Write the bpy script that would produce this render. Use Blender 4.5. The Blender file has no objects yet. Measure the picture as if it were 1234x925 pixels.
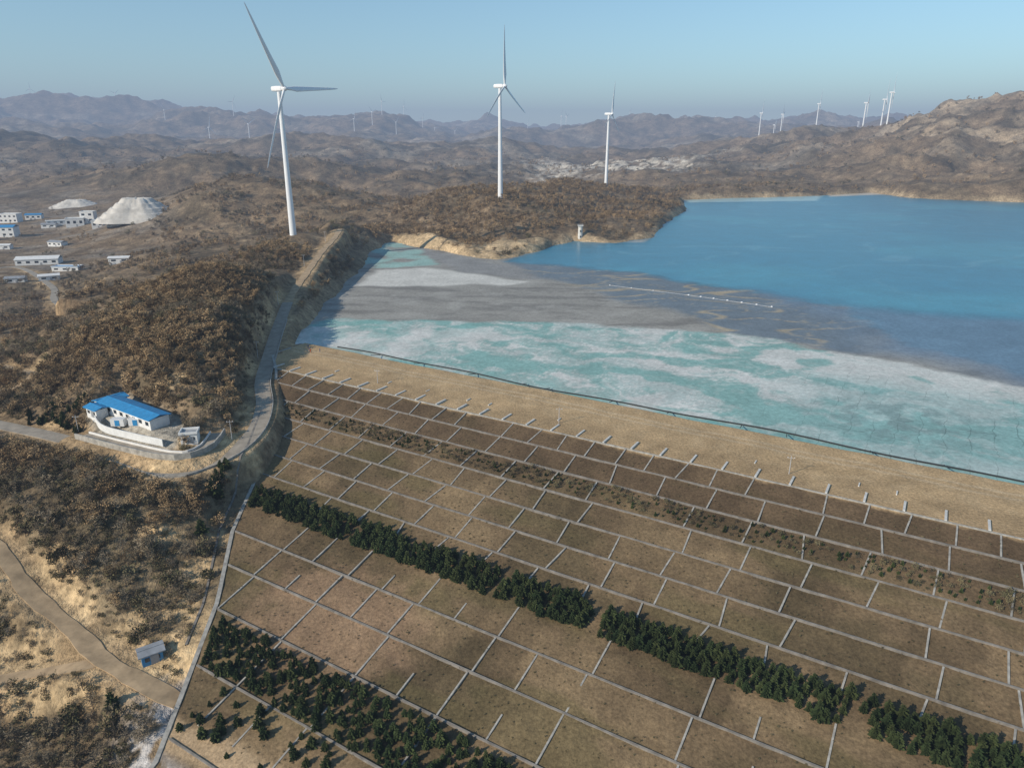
import bpy, math, random
import numpy as np
from mathutils import Vector
random.seed(7); RNG=np.random.default_rng(11)
scene=bpy.context.scene
HC=80.0; FP=856.0; PIT=math.radians(19.2); SP=math.sin(PIT); CP=math.cos(PIT)
# ---------- survey helpers (metres; z=0 is the dam crest) ----------
def rayd(u,v):
    x=(u-617)/FP; y=(462.5-v)/FP
    return x, CP+y*SP, -SP+y*CP
def W(u,v,z):
    x,y,d=rayd(u,v); t=(z-HC)/d
    return (x*t,y*t,z)
def P3(u,v,t):
    x,y,d=rayd(u,v); return (x*t,y*t,HC+d*t)
def sst(a,b,x):
    t=np.clip((x-a)/(b-a),0,1); return t*t*(3-2*t)
# ---------- noise ----------
_perm=RNG.permutation(256); _perm=np.concatenate([_perm,_perm])
_ang=RNG.uniform(0,2*np.pi,256); _gx=np.cos(_ang); _gy=np.sin(_ang)
def pn(x,y):
    xi=np.floor(x).astype(np.int64); yi=np.floor(y).astype(np.int64)
    xf=x-xi; yf=y-yi; u=xf*xf*xf*(xf*(xf*6-15)+10); v=yf*yf*yf*(yf*(yf*6-15)+10)
    def g(ix,iy,dx,dy):
        h=_perm[(_perm[ix&255]+iy)&255]; return _gx[h]*dx+_gy[h]*dy
    a=g(xi,yi,xf,yf); b=g(xi+1,yi,xf-1,yf); c=g(xi,yi+1,xf,yf-1); d=g(xi+1,yi+1,xf-1,yf-1)
    return (a+(b-a)*u+((c+(d-c)*u)-(a+(b-a)*u))*v)*1.5
def fbm(x,y,wl,o=4,off=0.0):
    s=0;a=1.0;f=1.0/wl
    for i in range(o):
        s=s+a*pn(x*f+off+i*17.3,y*f+off*1.7+i*9.1); a*=.5; f*=2.03
    return s
def ridged(x,y,wl,o=4,off=0.0):
    s=0;a=1.0;f=1.0/wl
    for i in range(o):
        s=s+a*(1-2*np.abs(pn(x*f+off+i*7.3,y*f-off+i*3.1))); a*=.5; f*=2.1
    return s
def sdpoly(x,y,poly):
    x=np.asarray(x,float); y=np.asarray(y,float)
    d=np.full(x.shape,1e18); ins=np.zeros(x.shape,bool); n=len(poly)
    for i in range(n):
        ax,ay=poly[i][:2]; bx,by=poly[(i+1)%n][:2]
        ex,ey=bx-ax,by-ay; L=ex*ex+ey*ey+1e-9
        t=np.clip(((x-ax)*ex+(y-ay)*ey)/L,0,1)
        d=np.minimum(d,(x-ax-ex*t)**2+(y-ay-ey*t)**2)
        c=((ay>y)!=(by>y)); 
        xx=ax+(y-ay)*(bx-ax)/((by-ay) if abs(by-ay)>1e-9 else 1e-9)
        ins^=(c&(x<xx))
    d=np.sqrt(d); return np.where(ins,-d,d)
def linedist(x,y,pts):
    d=np.full(np.shape(x),1e18); z=np.zeros(np.shape(x))
    for i in range(len(pts)-1):
        ax,ay,az=pts[i]; bx,by,bz=pts[i+1]
        ex,ey=bx-ax,by-ay; L=ex*ex+ey*ey+1e-9
        t=np.clip(((x-ax)*ex+(y-ay)*ey)/L,0,1)
        dd=(x-ax-ex*t)**2+(y-ay-ey*t)**2
        m=dd<d; d=np.where(m,dd,d); z=np.where(m,az+(bz-az)*t,z)
    return np.sqrt(d),z
def catmull(pts,step=3.0):
    P=[np.array(p,float) for p in pts]; P=[2*P[0]-P[1]]+P+[2*P[-1]-P[-2]]
    out=[]
    for i in range(1,len(P)-2):
        n=max(2,int(np.linalg.norm(P[i+1]-P[i])/step))
        for k in range(n):
            t=k/n
            out.append(tuple(0.5*((2*P[i])+(-P[i-1]+P[i+1])*t+(2*P[i-1]-5*P[i]+4*P[i+1]-P[i+2])*t*t+(-P[i-1]+3*P[i]-3*P[i+1]+P[i+2])*t**3)))
    out.append(tuple(P[-2])); return out
# ---------- dam frame ----------
DX,DY=0.857,-0.515; NX,NY=-0.515,-0.857; OX,OY=0.0,229.7; SL=0.22
def toAW(x,y): return (x-OX)*DX+(y-OY)*DY, (x-OX)*NX+(y-OY)*NY
def fromAW(a,w): return OX+a*DX+w*NX, OY+a*DY+w*NY
def zdam(w):
    w=np.asarray(w,float)
    return np.where(w<0,0.5*w,-SL*np.maximum(w-30,0))
def WD(u,v):
    x,y,d=rayd(u,v); lo,hi=20.,900.
    for _ in range(60):
        t=(lo+hi)/2; a,w=toAW(x*t,y*t)
        if HC+d*t>float(zdam(w)): lo=t
        else: hi=t
    a,w=toAW(x*t,y*t); return a,w
BL=[WD(u,v) for u,v in [(333,445),(331,500),(316,560),(280,640),(262,725),(222,830),(185,925)]]
BL=[(-99,0),(-98,18)]+BL
bw=np.array([b[1] for b in BL]); ba=np.array([b[0] for b in BL])
bw=np.maximum.accumulate(bw+np.arange(len(bw))*1e-3)
bw=np.append(bw,200.); ba=np.append(ba,ba[-1]+(ba[-1]-ba[-2])*0.5)
def aleft(w): return np.interp(w,bw,ba)
# ---------- control points ----------
C=[W(*p) for p in [(0,925,-32),(100,925,-31),(0,800,-29),(60,808,-27),(60,720,-22),(0,660,-17),(150,700,-19),(235,700,-20),(252,650,-15),(100,620,-10),(0,590,-9),
 (200,610,-9),(205,572,-5),(80,535,-7),(0,512,-8),(262,570,-6),(235,600,-10),(170,760,-23),(20,900,-34),
 (120,490,-2),(200,520,-2),(150,530,-3),(60,490,-4),(200,455,5),(250,420,11),(150,430,8),(50,440,0),(0,440,-8),(0,475,-7),(100,400,6),(200,400,14),
 (200,350,17),(280,320,21),(240,335,20),(100,372,5),(30,400,-6),(290,380,15),(300,430,4),(285,480,3),(265,505,1),
 (0,400,-16),(0,360,-24),(60,345,-26),(140,335,-22),(0,330,-26),(60,300,-28),(120,320,-26),(100,280,-28),(30,260,-28),(0,290,-28),(160,290,-20),(200,300,-12),(-120,400,-18),(-120,300,-28),(-150,520,-12),(-150,700,-25),
 (385,350,4),(415,325,4),(435,300,5),(365,385,2)]]
C+=[P3(*p) for p in [(352,284,495),(320,300,430),(400,266,540),(430,269,560),(455,280,590),(603,236,674),(730,229,930),(540,229,760),(490,256,720),(640,222,800),(700,218,960),(600,270,620),(540,272,640),(680,258,700),(500,285,600),(770,245,880),
 (300,210,900),(240,238,800),(190,238,950),(350,220,900),(420,241,850),(470,250,800),(230,192,1300),(350,205,1400),(100,218,1500),(0,205,1800),(50,186,2600),(350,186,2500),(450,203,2000),(550,205,1900),(650,190,2600),(750,198,2200),(850,210,1700),(900,216,1500),
 (950,198,1900),(1000,203,1500),(1060,178,1800),(1100,160,1800),(1140,141,1750),(1190,147,1600),(1234,156,1500),(1300,150,1500),(1180,200,1250),(1100,212,1330),(1234,203,1200),(1010,187,2200),(980,183,2600),(880,193,2400),(-200,190,2000),(1500,155,1600),(1160,176,1500),(1215,182,1350)]]
for u,v in [(-500,150),(-200,128),(0,126),(60,120),(130,129),(180,133),(240,148),(330,150),(400,160),(460,154),(520,150),(580,155),(640,150),(700,154),(780,157),(840,160),(900,160),(1000,152),(1100,158),(1234,150),(1450,145),(1900,150)]:
    C.append(P3(u,v+8,7000)); C.append(P3(u,190,7000*.5)[:2]+(-22.0,)); p=P3(u,160,11500); C.append((p[0],p[1],-60.))
C+=[(-190,400,-8),(-240,460,-25),(-170,560,-5),(-230,640,-18),(-450,1100,-25),(-320,700,-20),(-120,700,-5),(-60,1000,-15),(0,0,-38),(100,0,-38),(-60,40,-36),(220,-70,-36),(-110,0,-40),(-200,60,-34),(-200,150,-22),(-300,250,-20),(-700,300,-10),(-600,0,-20),
 (300,-200,-30),(1000,800,40),(1100,300,50),(900,-200,30),(1400,1200,90),(0,1250,-22),(150,1300,-15),(-200,1150,-18),(300,1400,-5),(600,2600,30),(1300,2600,40)]
for w in [5,20,40,60,80,100,120,140]:
    a=float(aleft(w))-4; x,y=fromAW(a,w); C.append((x,y,float(zdam(w))+(-.5 if w<90 else -0.8)))
C=np.array(C,float)
n=len(C); D2=(C[:,None,0]-C[None,:,0])**2+(C[:,None,1]-C[None,:,1])**2
K=np.sqrt(D2+225.0)-np.eye(n)*1.5
A=np.zeros((n+3,n+3)); A[:n,:n]=K; A[:n,n]=1; A[:n,n+1]=C[:,0]/1000; A[:n,n+2]=C[:,1]/1000; A[n:,:n]=A[:n,n:].T
sol=np.linalg.solve(A,np.concatenate([C[:,2],[0,0,0]]))
def rbf(x,y):
    o=sol[n]+sol[n+1]*x/1000+sol[n+2]*y/1000
    for i in range(n): o=o+sol[i]*np.sqrt((x-C[i,0])**2+(y-C[i,1])**2+225.0)
    return o
# ---------- lake ----------
ZL=-2.0
LP=[W(u,v,ZL)[:2] for u,v in [(345,416),(372,388),(398,358),(432,328),(445,305),(470,291),(500,296),(560,308),(600,313),(625,309),(655,300),(690,290),(740,293),(785,286),(802,268),(828,252),(822,241),(870,239),(985,236),(1050,232),(1090,238),(1150,241),(1234,244),(1400,250)]]
LP+=[(1000,900),(950,100),(600,-60)]+[fromAW(430,6),fromAW(-96,6)]
# ---------- roads ----------
R1=catmull([W(*p) for p in [(-60,500,-9),(0,512,-8),(80,530,-7),(150,553,-6),(205,570,-5),(240,563,-5),(280,545,-4),(308,518,-3),(318,488,-2),(316,460,-1),(324,430,0),(335,395,2),(350,358,5),(370,328,9),(388,303,12),(402,288,14),(410,276,16)]])
R2=catmull([W(*p) for p in [(-60,610,-14),(0,665,-17),(35,712,-21),(92,762,-24),(125,795,-24),(180,826,-24),(215,845,-25),(240,860,-27)]])
R3=catmull([W(*p) for p in [(125,795,-24),(90,803,-25),(60,808,-27),(0,818,-29),(-60,830,-30)]])
R4=catmull([W(*p) for p in [(-40,330,-26),(20,322,-27),(62,345,-26),(66,362,-24),(92,380,-19),(70,384,-18),(30,392,-17),(0,402,-16),(-60,412,-16)]])
R5=catmull([W(*p) for p in [(0,440,-8),(20,446,-6),(40,452,-3),(10,470,-6),(-40,474,-8)]])
R6=catmull([W(*p) for p in [(100,525,-5.5),(150,538,-4.5),(200,549,-3.5),(228,548,-3),(250,538,-3),(262,522,-2)]])
ROADS=[(R1,5.5),(R2,4.5),(R3,4.0),(R4,5.0),(R5,3.5),(R6,3.5)]
PAD=[W(u,v,-2)[:2] for u,v in [(108,492),(145,476),(215,508),(222,532),(190,536),(118,512)]]
VIL=[W(u,v,-28)[:2] for u,v in [(-150,345),(70,332),(150,318),(200,285),(200,255),(60,245),(-150,245)]]
def Hn(x,y):
    x=np.asarray(x,float); y=np.asarray(y,float)
    r=np.hypot(x,y); h=rbf(x,y)
    a,w=toAW(x,y)
    vil=sdpoly(x,y,VIL); pad=sdpoly(x,y,PAD); sd0=sdpoly(x,y,LP)
    quiet=sst(0,60,vil)*sst(0,15,pad)
    h=h+quiet*(fbm(x,y,38,4,3.1)*(1.5+2.0*sst(250,600,r)))
    h=h+quiet*sst(420,1000,r)*fbm(x,y,170,4,8.7)*9
    far_=sst(0,250,sd0)*sst(0,200,vil)
    h=h+far_*sst(800,1500,r)*(ridged(x,y,420,6,9.2)*16-5)
    h=h+sst(30,260,sd0)*sst(550,800,x)*sst(3200,2200,r)*(ridged(x,y,260,7,4.2)*25-8)
    h=h+sst(1800,3000,r)*(ridged(x,y,1300,7,2.2)*52-24)
    h=h+sst(3600,6000,r)*(ridged(x,y,2600,8,5.5)*125-55)
    h=np.where(pad<10,h+(-2-h)*sst(6,0,pad),h)
    # shoreline
    sd=sd0+fbm(x,y,30,3,1.0)*3.0*sst(0,30,-w)
    near=(sd<160)&(w<-4)
    cap=ZL+0.1+np.where(sd<14,sd*0.2,2.8-(sd-14)*0.04)
    h=np.where((sd>0)&near,np.maximum(h,cap),h)
    h=np.where((sd>0)&(w<-4)&(sd<150),np.minimum(h,ZL+.4+sd*(.55+.3*sst(500,300,r))+1.5*sst(450,550,r)*sst(0,2,sd)),h)
    h=np.where(sd<0,np.minimum(h,np.maximum(ZL+sd*0.3,-8)),h)
    # dam footprint
    s=a-aleft(w); zd=zdam(w)
    hb=h+(zd-0.35-h)*sst(-11,-1,s)
    hb=hb-2.5*sst(1.0,5.0,s)
    k=sst(176,166,w)
    h=np.where((w>-8),h+(hb-h)*k*np.where(w<0,sst(-8,0,w),1),h)
    for P,wd in ROADS:
        x0=min(p[0] for p in P)-20;x1=max(p[0] for p in P)+20;y0=min(p[1] for p in P)-20;y1=max(p[1] for p in P)+20
        sel=(x>x0)&(x<x1)&(y>y0)&(y<y1)
        if sel.any():
            d,z=linedist(x[sel],y[sel],P)
            hs=h[sel]; h[sel]=hs+(z-0.12-hs)*sst(wd*0.5+6.5,wd*0.5+1.0,d)
    return h
def hz(x,y): return float(Hn(np.array([x]),np.array([y]))[0])
def hit(u,v):
    x,y,d=rayd(u,v); t=np.exp(np.linspace(math.log(90),math.log(9000),900))
    g=HC+d*t-Hn(x*t,y*t); i=np.where(g<0)[0]
    i=i[0] if len(i) else 899
    tt=t[i-1]+(t[i]-t[i-1])*g[i-1]/(g[i-1]-g[i]+1e-9) if i>0 else t[0]
    return (x*tt,y*tt,HC+d*tt)
# ---------- mesh helpers ----------
def new_obj(name,me,parent=None):
    o=bpy.data.objects.new(name,me); scene.collection.objects.link(o)
    if parent: o.parent=parent
    return o
def empty(name,loc,yaw=0):
    e=bpy.data.objects.new(name,None); scene.collection.objects.link(e); e.location=loc; e.rotation_euler[2]=yaw; e.empty_display_size=1; return e
def mesh(name,v,f,mats,mi=None,smooth=False):
    me=bpy.data.meshes.new(name); me.from_pydata([tuple(map(float,p)) for p in v],[],f)
    for m in (mats if isinstance(mats,list) else [mats]): me.materials.append(m)
    if mi is not None: me.polygons.foreach_set("material_index",mi)
    if smooth: me.polygons.foreach_set("use_smooth",[True]*len(me.polygons))
    me.update(); return me
def gridmesh(name,X,Y,Z,keep,mat,col,mask=None,uv=None):
    nr,nc=X.shape; idx=np.arange(nr*nc).reshape(nr,nc)
    q=np.stack([idx[:-1,:-1],idx[:-1,1:],idx[1:,1:],idx[1:,:-1]],-1).reshape(-1,4)
    if keep is not None:
        k=keep.reshape(-1); q=q[k[q].any(1)]
        used=np.unique(q); rm=np.full(nr*nc,-1); rm[used]=np.arange(len(used)); q=rm[q]
    else: used=np.arange(nr*nc)
    V=np.stack([X.reshape(-1)[used],Y.reshape(-1)[used],Z.reshape(-1)[used]],-1).astype(np.float32)
    me=bpy.data.meshes.new(name); me.vertices.add(len(V)); me.vertices.foreach_set("co",V.reshape(-1))
    me.loops.add(q.size); me.loops.foreach_set("vertex_index",q.reshape(-1).astype(np.int32))
    me.polygons.add(len(q)); me.polygons.foreach_set("loop_start",np.arange(0,q.size,4,dtype=np.int32))
    me.polygons.foreach_set("use_smooth",np.ones(len(q),bool))
    me.update(calc_edges=True)
    def attr(nm,c):
        at=me.color_attributes.new(nm,'FLOAT_COLOR','POINT'); cc=np.ones((len(V),4),np.float32); cc[:,:3]=c.reshape(-1,3)[used]
        at.data.foreach_set("color",cc.reshape(-1))
    attr("Col",col)
    if mask is not None: attr("Mask",mask)
    if uv is not None: attr("AW",uv)
    me.materials.append(mat); me.validate()
    return me
# ---------- material helpers ----------
def nodes(name):
    m=bpy.data.materials.new(name); m.use_nodes=True; nt=m.node_tree; b=nt.nodes["Principled BSDF"]; return m,nt,b
def N(nt,t,**k):
    n_=nt.nodes.new(t)
    for a_,v_ in k.items(): setattr(n_,a_,v_)
    return n_
def noise(nt,vec,scale,detail=5,rough=.6):
    n_=N(nt,"ShaderNodeTexNoise"); n_.inputs["Scale"].default_value=scale; n_.inputs["Detail"].default_value=detail; n_.inputs["Roughness"].default_value=rough
    nt.links.new(vec,n_.inputs["Vector"]); return n_.outputs["Fac"]
def mrange(nt,fac,a,b,c,d):
    m_=N(nt,"ShaderNodeMapRange"); nt.links.new(fac,m_.inputs[0])
    for i,vv in enumerate((a,b,c,d)): m_.inputs[i+1].default_value=vv
    return m_.outputs[0]
def mult(nt,a,b,op='MULTIPLY'):
    m_=N(nt,"ShaderNodeMath",operation=op)
    for i,q in enumerate((a,b)):
        if isinstance(q,(int,float)): m_.inputs[i].default_value=q
        else: nt.links.new(q,m_.inputs[i])
    return m_.outputs[0]
def scalecol(nt,col,fac):
    m_=N(nt,"ShaderNodeVectorMath",operation='SCALE'); nt.links.new(col,m_.inputs[0]); nt.links.new(fac,m_.inputs[3]); return m_.outputs[0]
def simple(name,col,rough=.8,var=.25,scale=.5,bump=0.0,metal=0):
    m,nt,b=nodes(name); geo=N(nt,"ShaderNodeNewGeometry")
    f=noise(nt,geo.outputs["Position"],scale,4); f=mrange(nt,f,.3,.7,1-var,1+var)
    rgb=N(nt,"ShaderNodeRGB"); rgb.outputs[0].default_value=(*col,1)
    nt.links.new(scalecol(nt,rgb.outputs[0],f),b.inputs["Base Color"])
    b.inputs["Roughness"].default_value=rough; b.inputs["Metallic"].default_value=metal
    if bump>0:
        bp=N(nt,"ShaderNodeBump"); bp.inputs["Distance"].default_value=bump; nt.links.new(noise(nt,geo.outputs["Position"],scale*4),bp.inputs["Height"]); nt.links.new(bp.outputs[0],b.inputs["Normal"])
    return m
def ground_mat(name,bumpd=.5,s1=.9,s2=.12,spec=.1,big=None,c1=.5,c2=.35):
    m,nt,b=nodes(name); geo=N(nt,"ShaderNodeNewGeometry"); at=N(nt,"ShaderNodeAttribute",attribute_name="Col")
    p=geo.outputs["Position"]
    f=mult(nt,mrange(nt,noise(nt,p,s1,5,.7),.3,.7,1-c1,1+c1),mrange(nt,noise(nt,p,s2,5,.7),.3,.7,1-c2,1+c2))
    if big: f=mult(nt,f,mrange(nt,noise(nt,p,big,6,.75),.32,.68,.55,1.45))
    nt.links.new(scalecol(nt,at.outputs["Color"],f),b.inputs["Base Color"])
    b.inputs["Roughness"].default_value=.95; b.inputs["Specular IOR Level"].default_value=spec
    bp=N(nt,"ShaderNodeBump"); bp.inputs["Distance"].default_value=bumpd; bp.inputs["Strength"].default_value=.8
    nt.links.new(noise(nt,p,s1*.8,4,.7),bp.inputs["Height"]); nt.links.new(bp.outputs[0],b.inputs["Normal"]); return m
M_ground=ground_mat("hillside_soil",1.4,.45,.07,.1,.02)
M_dam=ground_mat("dry_grass",.22,1.6,.15,.1,None,.38,.22)
M_conc=simple("concrete",(.34,.32,.28),.85,.35,.8)
M_post=simple("whitewashed_concrete",(.60,.58,.53),.8,.2,.8)
M_concd=simple("shaded_concrete",(.20,.18,.155),.9,.35,.6)  # concrete darkened in colour to carry the shadow along contour drains
M_road=simple("concrete_road",(.32,.275,.215),.9,.25,.35)
M_dirt=simple("dirt_road",(.40,.285,.165),.95,.3,.3)
M_white=simple("white_paint",(.8,.8,.8),.35,.04,.2)
M_wall=simple("white_render",(.72,.71,.68),.7,.1,.5)
M_blue=simple("blue_steel_roof",(.035,.25,.50),.4,.15,.8)
M_grey=simple("grey_roof",(.30,.31,.32),.6,.2,.5)
M_glass=simple("window_glass",(.03,.04,.05),.1,.1,.5)
M_dark=simple("black_pipe",(.025,.025,.025),.6,.1,.5)
M_pole=simple("pole_steel",(.45,.45,.45),.5,.1,.5)
# ---------- terrain sheet ----------
def blend(col,c,m): return col*(1-m[...,None])+np.array(c)*m[...,None]
def polypx(pts,z): return [W(u,v,z)[:2] for u,v in pts]
BARE=[(95,735,-22,9),(140,755,-23,8),(205,795,-22,8),(20,790,-28,9),(250,520,0,8),(215,470,2,5),(30,440,-3,10),(180,700,-19,5),(60,850,-30,7),(228,745,-21,8),(240,690,-19,6),(255,640,-14,6),(75,720,-21,7),(215,650,-14,6),(262,600,-9,5),(190,570,-6,4),(205,770,-22,7),(40,690,-19,6),(125,770,-24,6),(35,800,-28,6)]
NT,NR=1000,860
th=np.radians(np.linspace(-76,76,NT)); rr=np.exp(np.linspace(math.log(18),math.log(14000),NR))
TH,RR=np.meshgrid(th,rr); X=RR*np.sin(TH); Y=RR*np.cos(TH); Z=Hn(X,Y)
a_,w_=toAW(X,Y); sdl=sdpoly(X,Y,LP)
col=np.zeros(X.shape+(3,))+np.array([.20,.142,.085])
n1=fbm(X,Y,60,4,4.4); n2=fbm(X,Y,14,3,9.9); n3=fbm(X,Y,300,4,2.9)
col=blend(col,(.13,.099,.060),sst(0,.6,n1)*.8)
col=blend(col,(.31,.225,.135),sst(.2,.65,n2)*.6)
col=blend(col,(.125,.103,.062),sst(60,20,np.hypot(X+95,Y-140))*.5)
vil=sdpoly(X,Y,VIL); col=blend(col,(.25,.21,.165),sst(40,-20,vil)*sst(-.3,.4,n1+.3*n2)*.8)
far=sst(900,2200,RR)
col=blend(col,(.20,.148,.10),far*.8); col=blend(col,(.085,.072,.05),far*sst(.05,.5,n3)*.75)
fields=sst(.1,.45,fbm(X,Y,420,3,7.7))*sst(1200,1800,RR); col=blend(col,(.30,.245,.18),fields*.7)
n4=fbm(X,Y,90,4,1.9); col=blend(col,(.07,.062,.045),sst(.1,.5,n4)*sst(1000,1600,RR)*.6)
q=sdpoly(X,Y,[P3(u,v,2200)[:2] for u,v in [(640,184),(700,180),(830,180),(850,196)]]+[P3(u,v,1600)[:2] for u,v in [(790,200),(660,196)]])
col=blend(col,(.66,.58,.46),sst(90,-30,q+n1*120)*sst(-.5,.2,n2+n1)*.9)
rock=sst(0.0,.45,fbm(X,Y,140,5,6.1))*sst(700,900,X)*sst(1000,1200,RR)*sst(3000,2000,RR)*sst(20,70,Z); col=blend(col,(.43,.33,.22),rock*.8)
# shoreline scars
col=blend(col,(.44,.33,.20),sst(9,2,sdl+n2*6)*(w_<-4)*sst(1.0,-.3,n1)*sst(-130,-60,X)*.8)
qs=sdpoly(X,Y,polypx([(480,284),(530,292),(580,290),(650,288),(660,298),(600,310),(555,307),(490,295)],2)); col=blend(col,(.52,.38,.22),sst(8,-4,qs+n2*10)*.85)
for i,(P,wd) in enumerate(ROADS):
    x0=min(p[0] for p in P)-25;x1=max(p[0] for p in P)+25;y0=min(p[1] for p in P)-25;y1=max(p[1] for p in P)+25
    sel=(X>x0)&(X<x1)&(Y>y0)&(Y<y1); ex=3 if i in (1,2) else 0
    d,_z=linedist(X[sel],Y[sel],P); cs=col[sel]; k=(sst(wd*.5+5+ex,wd*.5+ex*.5,d+n2[sel]*6)*.9)[:,None]; col[sel]=cs*(1-k)+np.array([.43,.30,.165])*k
col=blend(col,(.40,.36,.29),sst(3,-1,sdpoly(X,Y,PAD)))
for (u,v,z,s) in BARE:
    c=W(u,v,z); col=blend(col,(.50,.36,.20),sst(s,s*.3,np.hypot(X-c[0],(Y-c[1])*1.5)+n2*7)*.9)
cs_=W(250,905,-30); fr=sst(22,8,np.hypot(X-cs_[0],Y-cs_[1])); col=blend(col,(.5,.47,.44),fr*sst(-.1,.4,n2+fbm(X,Y,4,2,3))*.9)
terrain=new_obj("terrain",gridmesh("terrain",X,Y,Z,None,M_ground,col))
# ---------- lake sheet (water, tailings beach, geotextile) ----------
th2=np.radians(np.linspace(-31,86,900)); rr2=np.exp(np.linspace(math.log(60),math.log(1500),680))
TH,RR=np.meshgrid(th2,rr2); X=RR*np.sin(TH); Y=RR*np.cos(TH)
sd=sdpoly(X,Y,LP); A_,W_=toAW(X,Y)
wx=fbm(X,Y,40,3,1.2)*6; wy=fbm(X,Y,40,3,6.2)*6
def pm(pts,soft=3,warp=1.0,nx=0):
    s_=sdpoly(X+wx*warp,Y+wy*warp,polypx(pts,ZL)); return sst(soft,-soft,s_+nx)
str1=fbm(X*.28+Y*.10,Y*1.3+wx*.6,14,4,2.0); str2=fbm(X,Y,22,4,12.); fine=fbm(X*.4,Y,5,3,5.)
col=np.zeros(X.shape+(3,))+np.array([.31,.295,.26])
col=blend(col,(.205,.195,.175),sst(-.1,.5,str1)*.8)
col=blend(col,(.38,.365,.325),sst(.1,.6,str2)*.5)
wet=np.zeros(X.shape); geoM=np.zeros(X.shape)
m=pm([(430,346),(455,326),(520,322),(575,330),(625,338),(600,344)],3); col=blend(col,(.60,.58,.52),m*.95)
m=pm([(500,297),(560,312),(640,325),(700,332),(640,336),(560,328),(520,312)],3); col=blend(col,(.27,.265,.25),m*.95)
m=pm([(430,322),(448,296),(475,289),(505,300),(525,318),(480,322)],3); col=blend(col,(.30,.47,.42),m*sst(-.6,.2,str2)*.9); geoM=np.maximum(geoM,m*.5)
m=pm([(604,312),(670,304),(760,316),(900,345),(985,358),(1045,395),(1040,425),(960,414),(880,402),(800,372),(690,345),(640,330)],6)
murk=m; col=blend(col,(.15,.19,.22),m*.9); wet=np.maximum(wet,m*.35)
loops=np.abs(fbm(X*.32,Y*1.0+wx,22,2,7.1))
col=blend(col,(.44,.35,.22),m*sst(.12,.02,loops)*.8*sst(-.7,.1,str2))
loops2=np.abs(fbm(X*.5,Y*1.3+wy,12,2,3.1)); col=blend(col,(.38,.33,.24),m*sst(.12,.02,loops2)*.6*sst(-.1,.4,-str2))
m=pm([(612,316),(650,296),(700,280),(800,255),(820,225),(1100,215),(1300,225),(1700,240),(1700,500),(1234,452),(1150,430),(1060,405),(1010,368),(900,352),(780,330),(700,322)],5,1.2,nx=fine*3)
water=m; wc=np.zeros(col.shape)+np.array([.018,.185,.275]); 
wc=blend(wc,(.07,.26,.33),sst(470,260,RR)*.8); wc=blend(wc,(.045,.28,.35),sst(0,.6,fbm(X*.5,Y,120,4,2.0))*.5)
col=col*(1-m[...,None])+wc*m[...,None]; wet=wet*(1-m)+m
m=pm([(900,350),(1010,368),(1100,375),(1234,385),(1500,390),(1500,520),(1234,468),(1150,440),(1040,420),(1020,385)],16,1.2); col=blend(col,(.16,.235,.31),m*.85); wet=wet*(1-.5*m)
m=sst(.06,.01,np.abs(fbm(X*.5,Y*1.2,90,3,4.4)))*water*sst(300,600,RR); col=blend(col,(.14,.33,.39),m*.35)
m=pm([(815,232),(1000,228),(985,242),(900,243),(830,244)],4,.3); col=blend(col,(.38,.54,.52),m*.9)
m=pm([(985,222),(1085,222),(1080,234),(1000,237)],4,.3); col=blend(col,(.62,.53,.40),m)
m=pm([(700,278),(770,272),(790,284),(775,292),(735,292)],3,.3); col=blend(col,(.45,.42,.36),m*.8*sst(8,-2,sd+6))
# geotextile band
GP=[(372,392),(392,384),(470,386),(600,387),(700,389),(800,396),(880,402),(935,408),(960,418),(1040,428),(1130,445),(1234,466),(1500,520),(1700,800),(1234,600),(345,425)]
m=pm(GP,2.5,.5,nx=fine*2); geoM=np.maximum(geoM,m)
gc=np.zeros(col.shape)+np.array([.33,.45,.41])
wa=fbm(A_,W_,34,3,2.2)*14; wb=fbm(A_,W_,20,3,7.2)*7
st=fbm(A_*.30+W_*.35+wa,W_*.9+wb,15,5,3.3)
vein=np.abs(fbm(A_*.30+W_*.3+wa,W_*1.0+wb,12,4,8.8)); vein2=np.abs(fbm(A_*.5+wa*.5,W_*1.3-A_*.2,6,4,1.8))
big=fbm(A_*.5,W_,50,3,5.5)
gc=blend(gc,(.46,.51,.475),sst(-.1,.4,st)*.8)
gc=blend(gc,(.66,.65,.60),sst(.16,.02,vein)*.9*sst(-.45,.15,big+.12))
gc=blend(gc,(.68,.67,.62),sst(.12,.0,vein2)*.65*sst(-.3,.3,st+.2))
gc=blend(gc,(.62,.61,.565),sst(.05,.45,big+.6*st)*.75)
gc=blend(gc,(.19,.385,.35),sst(.05,.45,-st-.4*big)*.65)
gc=blend(gc,(.19,.40,.36),sst(-30,-90,A_)*sst(-.2,.3,str2)*.5)
dk=W(1085,505,ZL); gc=blend(gc,(.17,.18,.175),sst(38,6,np.hypot(X-dk[0],(Y-dk[1])*1.2))*sst(-.05,.35,fbm(X,Y,7,4,6.6)+.1)*.85)
gc=blend(gc,(.20,.42,.39),sst(5.5,1.5,np.abs(W_+4.0))*.85*sst(-.6,.2,str2))
right=sst(60,110,A_)*sst(60,35,np.abs(W_+28)); gc=blend(gc,(.25,.42,.40),right*.5)
col=col*(1-m[...,None])+gc*m[...,None]; wet=wet*(1-m)
mask=np.stack([np.clip(wet,0,1),np.clip(geoM*(.25+.75*right),0,1),murk],-1)
m_,nt,b=nodes("tailings_pond_surface"); geo=N(nt,"ShaderNodeNewGeometry"); at=N(nt,"ShaderNodeAttribute",attribute_name="Col"); mk=N(nt,"ShaderNodeAttribute",attribute_name="Mask"); aw=N(nt,"ShaderNodeAttribute",attribute_name="AW")
sx=N(nt,"ShaderNodeSeparateXYZ"); nt.links.new(mk.outputs["Color"],sx.inputs[0]); wetS,geoS=sx.outputs[0],sx.outputs[1]
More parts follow.
